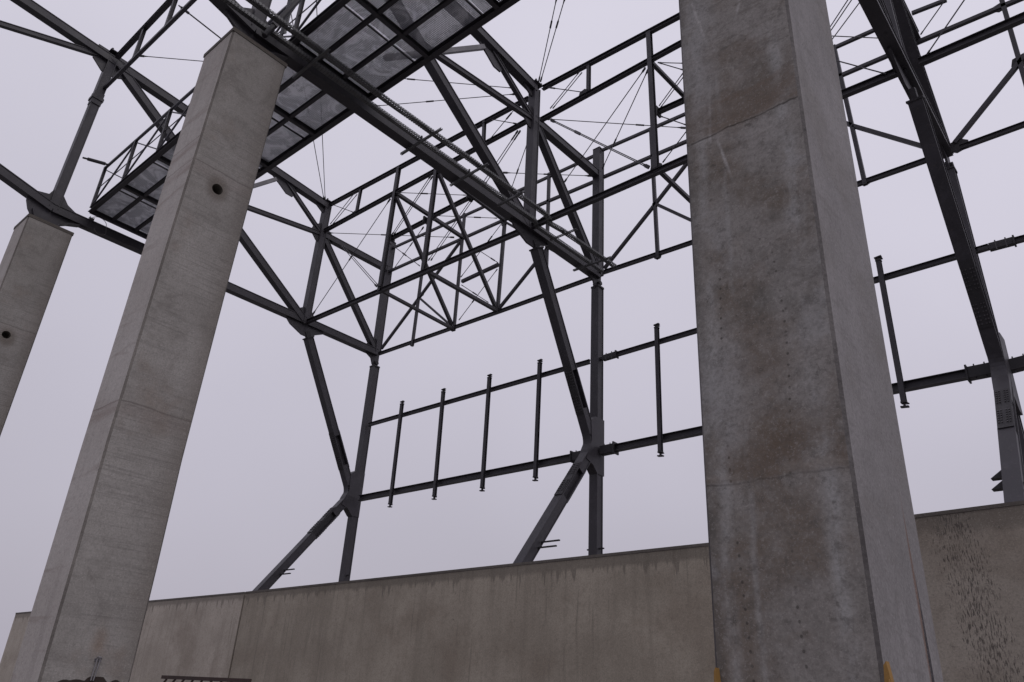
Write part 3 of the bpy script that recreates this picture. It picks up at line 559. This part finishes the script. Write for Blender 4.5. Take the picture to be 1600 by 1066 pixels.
gset(W3, [(-0.1198, 1.0000, 0.7285), (-0.0253, 1.0000, 0.8244)], .22); gset(W3, [(-0.0316, 1.0000, 0.9285)], .15)
LT = ltruss('longitudinal_truss', 'ladder-like longitudinal truss starting at the post head in the upper left corner', 'steel truss', (-1.2, .293, 1.01), [
 ('top_chord', 'H', (-1.33, .293, 1.086), (-.73, .293, 1.086), .19, .17), ('bottom_chord', 'box', (-1.34, .293, 1.014), (-.73, .293, .99), .13, .13),
 ('stub_post', 'H', (-1.216, .293, 1.086), (-1.216, .293, 1.010), .15, .13), ('stub_post', 'H', (-1.095, .293, 1.086), (-1.095, .293, 1.006), .15, .13), ('stub_post', 'H', (-.97, .293, 1.086), (-.97, .293, 1.0), .15, .13)], 'inner longitudinal trusses')
# cross braces between the two lines of trusses
def cross(label, rows):
    o = thing('cross_brace', label, 'cross brace', P(rows[0][1]), 'cross braces between the truss lines')
    for n, a, b, w in rows: beam(n, o, 'box', a, b, w, w, XA)
cross('cross brace at the first inner post right of the far-left truss', [('upper_beam', (-1.0917, 0.8050, 0.9680), (-1.0870, 1.0000, 0.9606), .16), ('diagonal', (-1.0898, 0.8050, 0.9573), (-1.0942, 1.0000, 0.7416), .15), ('lower_beam', (-1.0978, 0.8050, 0.7383), (-1.0891, 1.0000, 0.7309), .13)])
cross('cross brace at the second inner post, just under the cable trays', [('upper_beam', (-0.9625, 0.8050, 0.9630), (-0.9595, 1.0000, 0.9529), .15), ('diagonal', (-0.9615, 0.8050, 0.9563), (-0.9653, 1.0000, 0.7387), .15), ('lower_beam', (-0.9694, 0.8050, 0.7381), (-0.9633, 1.0000, 0.7351), .15)])
cross('cross brace beginning at the inner post left of the biggest column', [('upper_beam', (-0.4746, 0.8050, 0.9465), (-.470, 1.0, .95), .13), ('lower_beam', (-0.4717, 0.8050, 0.7358), (-.468, 1.0, .73), .13)])
def purlin(label, a, b, w=.17):
    o = thing('purlin', label, 'purlin', P(a), 'short purlins with end plates')
    beam('beam', o, 'H', a, b, w, w)
    for p, s in ((a, 1), (b, -1)):
        d = (Vector(P(b))-Vector(P(a))).normalized()*s
        part('end_plate', o, lambda q: q.box(Vector(P(p))+d*.02, Vector(P(p))+d*.07, .26, .26), STEEL2)
purlin('short purlin with end plates right of the first inner post', (-1.2149, 0.9000, 0.9541), (-1.0973, 0.9000, 0.9558))
purlin('short purlin with end plates right of the second inner post, under the cable trays', (-1.0837, 0.9000, 0.9585), (-0.9669, 0.9000, 0.9591))
purlin('short purlin with end plates right of the inner post beside the biggest column', (-0.5238, 0.9000, 0.9393), (-0.4639, 0.9000, 0.9363))
# ---------------------------------------------------------------- girts of the wall
def girt(label, a, b, w, h, ends=(0, 0), mid=None, grp='wall girts'):
    o = thing('girt', label, 'girt', P(a), grp); pts = [a]+([mid] if mid else [])+[b]
    for p0, p1 in zip(pts[:-1], pts[1:]): beam('beam', o, 'H', p0, p1, w, h)
    A, B = Vector(P(a)), Vector(P(b)); d = (B-A).normalized()
    w, h = w*.76, h*.76
    for e, p, s in ((ends[0], A, 1), (ends[1], B, -1)):
        if e:
            def clamp(q):
                q.box(p+d*s*.0, p+d*s*.42, w*1.12, h*1.30); q.box(p+d*s*.42, p+d*s*.45, w*1.5, h*1.75); q.box(p-d*s*.2, p, .1, h*.55)
            part('end_bracket', o, clamp, STEEL2)
            part('bolts', o, lambda q: [q.tube(p+d*s*x+Vector((0, -y, -h*.9)), p+d*s*x+Vector((0, -y, h*.9)), .014, 6) for x in (.12, .3) for y in (.05,)], BOLT)
    return o
GY = 1.0
girt('thin upper girt of the left bay carrying the tops of four hanging posts', (-1.3332, 1.0000, 0.5632), (-0.7306, 1.0000, 0.5634), .14, .155, (0, 0))
girt('thin upper girt between the centre wall column and the biggest column', (-0.7022, 1.0000, 0.5621), (-0.5209, 1.0000, 0.5641), .14, .155, (1, 0), None)
girt('thin upper girt between the biggest column and the end-on raking leg', (-0.2754, 1.0000, 0.5629), (-0.1138, 1.0000, 0.5642), .14, .155, (0, 0))
girt('thin upper girt right of the right wall column', (-0.1133, 1.0000, 0.5630), (-0.0492, 1.0000, 0.5614), .14, .155, (1, 0))
girt('thick lower girt of the left bay crossing the feet of four hanging posts', (-1.3280, 1.0000, 0.3973), (-0.7362, 1.0000, 0.3951), .23, .235, (0, 1))
girt('thick lower girt between the centre wall column and the biggest column', (-0.7054, 1.0000, 0.3965), (-0.5196, 1.0000, 0.3977), .23, .235, (1, 0))
girt('thick lower girt between the biggest column and the end-on raking leg', (-0.2649, 1.0000, 0.4026), (-0.1396, 1.0000, 0.4022), .23, .24, (0, 1))
girt('thick lower girt stub going off the right edge', (-0.1252, 1.0000, 0.4011), (-0.0697, 1.0000, 0.4048), .23, .235, (1, 0))
# ---------------------------------------------------------------- hanging posts
def hpost(label, a, b):
    o = thing('hanging_post', label, 'hanging post', P(b), 'hanging posts across the girts')
    a, b = (a[0], .992, a[2]-.006), (b[0], .992, b[2]+.006)
    beam('shaft', o, 'H', a, b, .135, .13, YA)
    for p, s in ((a, 1), (b, -1)):
        v = Vector(P(p))
        def br(q):
            q.box(v, v+Vector((0, 0, s*.03)), .115, .115, YA); q.box(v+Vector((0, 0, s*.03)), v+Vector((0, 0, s*.10)), .04, .05, YA); q.box(v+Vector((-.075, 0, s*.10)), v+Vector((.075, 0, s*.115)), .08, .03); q.box(v+Vector((.03, 0, s*.05)), v+Vector((.09, 0, s*.05)), .05, .02)
        part('end_bracket', o, br, STEEL2)
hpost('first hanging post from the left, nearest the far wall column', (-1.2170, 1.0000, 0.5899), (-1.2151, 1.0000, 0.3648))
hpost('second hanging post from the left in the row of four', (-1.0910, 1.0000, 0.5895), (-1.0870, 1.0000, 0.3643))
hpost('third hanging post from the left in the row of four', (-0.9636, 1.0000, 0.5902), (-0.9617, 1.0000, 0.3638))
hpost('fourth hanging post, just left of the centre raking leg', (-0.8381, 1.0000, 0.5895), (-0.8373, 1.0000, 0.3651))
hpost('lone hanging post between the centre wall column and the biggest column', (-0.5910, 1.0000, 0.5903), (-0.5909, 1.0000, 0.3680))
hpost('hanging post close against the right side of the biggest column', (-0.2415, 1.0000, 0.5910), (-0.2408, 1.0000, 0.3738))
# ---------------------------------------------------------------- catwalk
def catwalk():
    z = .757; ys = (.336, .374, .415, .461); xs = [-1.328+.1218*i for i in range(9)]; x1 = xs[-1]
    o = thing('catwalk', 'long catwalk with perforated floor sheets and truss railing crossing above the middle column', 'catwalk', P((-.84, .4, z)))
    gz = lambda i: .0006*i
    for i, y in enumerate(ys):
        e = i in (0, 3); beam('long_beam', o, 'H', (xs[0], y, z), (x1, y, z), .16 if e else .11, .20 if e else .13)
    for i, x in enumerate(xs): beam('cross_beam', o, 'H', (x, ys[0], z-.0005), (x, ys[3], z-.0005), .16 if i % 5 == 0 else .13, .16)
    for i in range(8):
        for j in range(3):
            q = MB(); a, b = xs[i]*S-.38, xs[i+1]*S-.38-.012; zz = z*S+EYE+.085+.004*j
            if i == 0: a = xs[0]*S
            y0, y1 = ys[j]*S+.02, ys[j+1]*S-.02; fb = .04
            q.box((a, (y0+y1)/2, zz), (b, (y0+y1)/2, zz), y1-y0, .006)
            ob = link('floor_sheet', q, GRATE, o)
    # seam angle under every sheet end
    for i in range(1, 8): part('seam_angle', o, lambda q: q.box((xs[i]*S-.42, ys[0]*S, z*S+EYE+.06), (xs[i]*S-.42, ys[3]*S, z*S+EYE+.06), .03, .03), STEEL)
    hz = z+.093
    for side, y in enumerate((ys[0],)):
        beam('handrail', o, 'box', (xs[0]-.004, y, hz), (x1, y, hz), .085, .085)
        beam('mid_rail', o, 'box', (xs[0], y, z+.048), (x1, y, z+.048), .028, .028)
        for i, x in enumerate(xs):
            beam('rail_post', o, 'H', (x, y, z+.006), (x, y, hz), .11, .10, YA)
            if i < 8:
                beam('brace', o, 'box', (x, y, z+.012), (xs[i+1], y, hz-.004), .055, .055, YA)
                beam('brace', o, 'box', (x, y+.001, hz-.004), (xs[i+1], y+.001, z+.012), .04, .04, YA)
    for x in (-1.345, -.716):
        for y in (.345, .452): beam('support_stub', o, 'H', (x+(.004 if y < .4 else 0), y, z-.005), (x+(.004 if y < .4 else 0), y, z-.022), .16, .16, YA)
    part('stop_strut', o, lambda q: (q.tube(P((-1.343, .300, .857)), P((-1.316, .336, .851)), .028), q.tube(P((-1.338, .307, .856)), P((-1.320, .331, .852)), .05, 12)), STEEL2)
catwalk()
# ---------------------------------------------------------------- cable trays beside the centre truss
def tray(label, pts, w, h):
    o = thing('cable_tray', label, 'cable tray', P(pts[len(pts)//2]), 'perforated cable trays on the centre truss')
    for a, b in zip(pts[:-1], pts[1:]): part('tray_length', o, lambda q: q.U(P(a), P(b), w, h), GALV)
    def cab(q):
        for k, off in enumerate((-.035, .0, .03)):
            q.path([Vector(P(p))+Vector((off*w/.1, 0, .012-h/2+.012*k)) for p in pts], .011)
    part('cables', o, cab, STEEL2)
z1, z2 = .727, .727
tray('cable tray tight along the bottom chord of the centre roof truss', [(-.697, .10, z1), (-.697, .45, z1), (-.695, .60, z1), (-.692, .79, z1), (-.698, .805, z1-.002), (-.695, .985, z1)], .10, .085)
tray('outer cable tray hanging clear of the centre truss with a kink near its right end', [(-.675, .10, z2), (-.674, .30, z2), (-.674, .46, z2), (-.670, .60, z2), (-.667, .790, z2), (-.667, .798, z2-.006), (-.674, .808, z2-.004), (-.674, .84, z2), (-.668, .985, z2)], .13, .07)
tray('upright cable tray dropping to the centre truss behind the middle column top', [(-.700, .311, .90), (-.700, .313, .737)], .16, .06)
def sup(label, a, b):
    o = thing('tray_bracket', label, 'bracket', P(a), 'slotted brackets under the cable trays')
    part('channel', o, lambda q: q.U(P(a), P(b), .055, .05, ZA, .008), GALV)
    part('hanger', o, lambda q: q.box(Vector(P(a)).lerp(Vector(P(b)), .5)+Vector((0, .0, .02)), Vector(P(a)).lerp(Vector(P(b)), .5)+Vector((0, 0, .16)), .04, .03, YA), STEEL2)
zs = .719
sup('slotted bracket under the cable trays right at the middle column top', (-.655, .3535, zs), (-.732, .3545, zs))
sup('slotted bracket under the cable trays just past the catwalk', (-.648, .538, zs), (-.734, .540, zs))
sup('slotted bracket under the cable trays left of the centre diagonal', (-.648, .632, zs), (-.729, .635, zs))
sup('slotted bracket under the cable trays left of the centre raking leg', (-.648, .714, zs), (-.706, .717, zs))
sup('slotted bracket under the cable trays right of the kink', (-.645, .842, zs), (-.700, .842, zs))
sup('slotted bracket under the cable trays near the centre wall column', (-.648, .945, zs), (-.728, .943, zs))
def strutrod():
    a, b = P((-0.6900, 0.3217, 0.8086)), P((-0.6900, 0.2870, 0.7077)); o = thing('stay_rod', 'black stay rod with bright clevis crossing the cable trays above the middle column', 'stay rod', b)
    part('rod', o, lambda q: q.tube(a, b, .055, 10), STEEL2); part('clevis', o, lambda q: q.box(Vector(b).lerp(Vector(a), .22), Vector(b).lerp(Vector(a), .34), .13, .13), BOLT)
strutrod()
# ---------------------------------------------------------------- tie rods
def rod(label, a, b, r=.013, tb=.6, fa=1, fb=1):
    A, B = Vector(P(a)), Vector(P(b)); d = (B-A).normalized(); o = thing('tie_rod', label, 'tie rod', A, 'thin bracing tie rods')
    part('rod', o, lambda q: q.tube(A, B, r, 6), ROD)
    if tb: c = A.lerp(B, tb); part('turnbuckle', o, lambda q: q.tube(c-d*.12, c+d*.12, r*1.9, 8), ROD)
    z = 1.0 if (B-A).length > 2.6 else .55
    for f, p, s in ((fa, A, 1), (fb, B, -1)):
        if f: part('clevis', o, lambda q: (q.box(p-d*s*.04, p+d*s*.10*z, .04*z, .055*z), q.tube(p+d*s*.10*z, p+d*s*.20*z, .022*z, 8, .013)), STEEL2)
rod('long thin roof tie rod from the upper left post head to the centre post head', (-1.2595, 0.3123, 1.0600), (-0.7658, 0.7989, 1.0600), .013, .72)
rod('short roof tie rod with long turnbuckle above the far concrete columns gap', (-1.0933, 0.3019, 1.0600), (-1.1017, 0.3855, 1.0600), .02, .12)
rod('roof tie rod rising almost straight up from the far inner post head', (-1.3219, 0.7804, 1.0400), (-0.8728, 0.4285, 1.0400), .013, .5)
rod('second roof tie rod from the far inner post head, leaning left behind the catwalk', (-1.3243, 0.7786, 1.0400), (-0.9154, 0.4044, 1.0400), .013, .55)
rod('roof tie rod rising from the centre post head, left of its pair', (-0.7072, 0.8004, 1.0450), (-0.5695, 0.6775, 1.0450), .013, .7)
rod('roof tie rod rising from the centre post head, right of its pair', (-0.7044, 0.8025, 1.0450), (-0.5590, 0.6858, 1.0450), .013, .7)
rod('roof tie rod running left from the centre post head to the catwalk edge', (-0.7518, 0.7888, 1.0300), (-0.9862, 0.6477, 1.0300), .013, .6)
rod('tie rod from far inner post head down to the middle chord', (-1.3224, 0.8030, 1.0374), (-1.2393, 0.8030, 0.9825), .013, 0)
rod('tie rod from far stub post top down to far node, left of pair', (-1.2441, 0.8030, 1.0331), (-1.3159, 0.8030, 0.9833), .013, 0)
rod('tie rod from far stub post top down to far node, right of pair', (-1.2239, 0.7970, 1.0171), (-1.2956, 0.7970, 0.9717), .013, 0)
rod('nearly level tie rod from the far truss node to the wall truss', (-1.3237, 0.8058, 0.9620), (-1.1061, 0.9885, 0.9620), .013, .45)
rod('long slanting tie rod from the first inner post down to the far lower node', (-1.1036, 0.8000, 0.9540), (-1.3146, 0.8000, 0.7484), .013, .5)
rod('tie rod from far link beam down to the foot of the first inner post', (-1.2509, 0.8000, 0.8951), (-1.1053, 0.8000, 0.7472), .013, 0)
rod('second tie rod down to the foot of the first inner post, doubling the first', (-1.2329, 0.7950, 0.8840), (-1.0901, 0.7950, 0.7397), .013, 0)
rod('level tie rod just right of the first inner post top', (-1.0812, 0.8002, 0.9620), (-0.9749, 0.8908, 0.9620), .013, .4)
rod('level tie rod in the middle of the crossing braces', (-1.0797, 0.9033, 0.9620), (-0.9778, 0.9908, 0.9620), .013, .7)
rod('tie rod down-left from the second inner post top, upper of its pair', (-0.9877, 0.8046, 0.9620), (-1.2086, 0.8970, 0.9620), .013, 0)
rod('tie rod down-left from the second inner post top, lower of its pair', (-0.9789, 0.8025, 0.9550), (-1.1963, 0.8931, 0.9550), .013, 0)
rod('tie rod down-left from purlin end under cable trays, left of its pair', (-0.9734, 0.9083, 0.9620), (-1.2212, 1.0221, 0.9620), .013, .3)
rod('tie rod down-left from purlin end under cable trays, right of its pair', (-0.9646, 0.9057, 0.9550), (-1.2074, 1.0182, 0.9550), .013, .3)
rod('tie rod from the second inner post down-left to the far column head', (-1.1249, 0.9145, 0.9550), (-1.3641, 1.0146, 0.9550), .013, .3)
rod('tie rod from below the first purlin down-right to the second inner post foot', (-1.0931, 0.8100, 0.8462), (-0.9938, 0.8100, 0.7591), .013, .5)
rod('tie rod in the wall truss from the third post down-left to the short rail', (-0.9570, 0.9900, 0.9415), (-1.0681, 0.9900, 0.8477), .013, .3)
rod('tie rod in the wall truss above the short rail, falling right', (-1.0321, 0.9900, 0.9058), (-0.9636, 0.9900, 0.8453), .013, .8)
rod('tie rod in the wall truss below the short rail, falling right', (-1.0634, 0.9900, 0.8238), (-0.9826, 0.9900, 0.7574), .013, .5)
rod('tie rod in the wall truss from the short rail down-left to the bottom chord', (-0.9638, 0.9900, 0.8268), (-1.0614, 0.9900, 0.7413), .013, .6)
rod('tie rod from the centre top chord beside the stub post, left of pair', (-0.6163, 0.8000, 1.0077), (-0.6752, 0.8000, 0.9629), .013, 0)
rod('tie rod from the centre top chord beside the stub post, right of pair', (-0.6069, 0.7950, 0.9965), (-0.6652, 0.7950, 0.9536), .013, 0)
rod('tie rod from the centre post head right to the middle chord', (-0.6817, 0.8000, 1.0127), (-0.6085, 0.8000, 0.9594), .013, .1)
rod('nearly level tie rod from the centre node towards the biggest column', (-0.6962, 0.8122, 0.9570), (-0.5158, 0.9799, 0.9570), .013, .68)
rod('tie rod from centre node down to the inner post foot, upper of two', (-0.6726, 0.8000, 0.9340), (-0.4826, 0.8000, 0.7414), .013, .3)
rod('tie rod from centre node down to the inner post foot, lower of two', (-0.6683, 0.7950, 0.9253), (-0.4808, 0.7950, 0.7350), .013, .3)
rod('long tie rod from inner post by the biggest column down-left to centre column', (-0.4961, 0.8187, 0.9570), (-0.7770, 0.9732, 0.9570), .013, 0)
rod('tie rod from the inner post beside the biggest column steeply down-left', (-0.4935, 0.8242, 0.9570), (-0.6939, 0.9838, 0.9570), .013, .7)
rod('tie rod left of the centre post falling from node to stub post foot', (-0.7571, 0.8000, 1.0120), (-0.8205, 0.8000, 0.9683), .013, .3)
rod('tie rod left of the centre post from the stub post top to the node', (-0.8180, 0.8000, 1.0133), (-0.7509, 0.8000, 0.9662), .013, .9)
rod('tie rod falling left from the centre node towards the trays, left of its pair', (-0.7588, 0.8064, 0.9570), (-0.9164, 0.8811, 0.9570), .013, .1)
rod('tie rod falling left from the centre node towards the trays, right of its pair', (-0.7496, 0.8033, 0.9500), (-0.9046, 0.8785, 0.9500), .013, .1)
rod('tie rod close left of the centre post, falling to the wall truss', (-0.7719, 0.8473, 0.9570), (-0.8734, 0.9238, 0.9570), .013, .6)
rod('level tie rod passing behind the centre post to the wall column', (-0.8560, 0.8808, 0.9570), (-0.7273, 0.9904, 0.9570), .013, .5)
rod('level tie rod at the left edge of the biggest column, upper of two', (-0.4703, 0.8215, 0.9570), (-0.4406, 0.8464, 0.9570), .013, 0)
rod('falling tie rod at the left edge of the biggest column, lower of two', (-0.4558, 0.8000, 0.9292), (-0.4191, 0.8000, 0.8932), .013, 0)
rod('tie rod by the biggest column rising from short purlin, left of its pair', (-0.5195, 0.9042, 0.9570), (-0.4539, 0.8656, 0.9570), .013, 0)
rod('tie rod by the biggest column rising from short purlin, right of its pair', (-0.5164, 0.9029, 0.9500), (-0.4518, 0.8655, 0.9500), .013, 0)
rod('tie rod falling right from the short purlin into the biggest column', (-0.4582, 0.8000, 0.8233), (-0.4188, 0.8000, 0.7860), .013, 0)
rod('tie rod rising right from the inner post foot to the biggest column', (-0.4624, 0.8100, 0.7474), (-0.4203, 0.8100, 0.7855), .013, 0)
rod('tie rod at the top right edge of the biggest column, left of three', (-0.1883, 0.8791, 0.9570), (-0.2460, 0.9282, 0.9570), .013, 0)
rod('tie rod at the top right edge of the biggest column, middle of three', (-0.1827, 0.8759, 0.9500), (-0.2446, 0.9274, 0.9500), .013, 0)
rod('tie rod at the top right edge of the biggest column, right of three', (-0.1728, 0.8913, 0.9570), (-0.2523, 0.9520, 0.9570), .013, 0)
rod('level tie rod between the biggest column and the end-on truss, upper', (-0.2413, 0.9238, 0.9500), (-0.1780, 0.9798, 0.9500), .013, 0)
rod('tie rod falling from the biggest column to the clevis of the end-on truss', (-0.2076, 0.8000, 0.7801), (-0.1518, 0.8000, 0.7218), .013, 0)
rod('tie rod rising to the top edge from the right truss, upper left of two', (-0.1310, 1.0043, 0.9500), (-0.0799, 0.9547, 0.9500), .013, 0)
rod('tie rod rising to the top edge from the right truss, lower right of two', (-0.1028, 0.8000, 0.7238), (-0.0497, 0.8000, 0.7823), .013, 0)
# loose binding wire on the far-left truss
def loops():
    q = MB(); a = Vector(P((-1.335, .355, .742)))
    for off, rr in ((Vector((0, 0, 0)), .16), (Vector((0, .0, -.22)), .12)):
        pts = ([a+Vector((.1, .208, 0))] if rr < .13 else [])+[a+off+Vector((.1, (rr*1.3*math.cos(t)) if rr > .13 else -rr*1.3*math.cos(t)+.1, rr*math.sin(t)*(1 if rr > .13 else -1))) for t in [math.pi*k/8 for k in range(9)]]; q.path(pts if rr > .13 else pts[:1]+pts[1:][::-1], .008)
    tag(link('binding_wire', q, WIRE, None, a), 'thin loose binding wire loops on the far-left bottom chord', 'wire')
loops()
for o in bpy.data.objects:
    if '_b' in o: del o['_b']
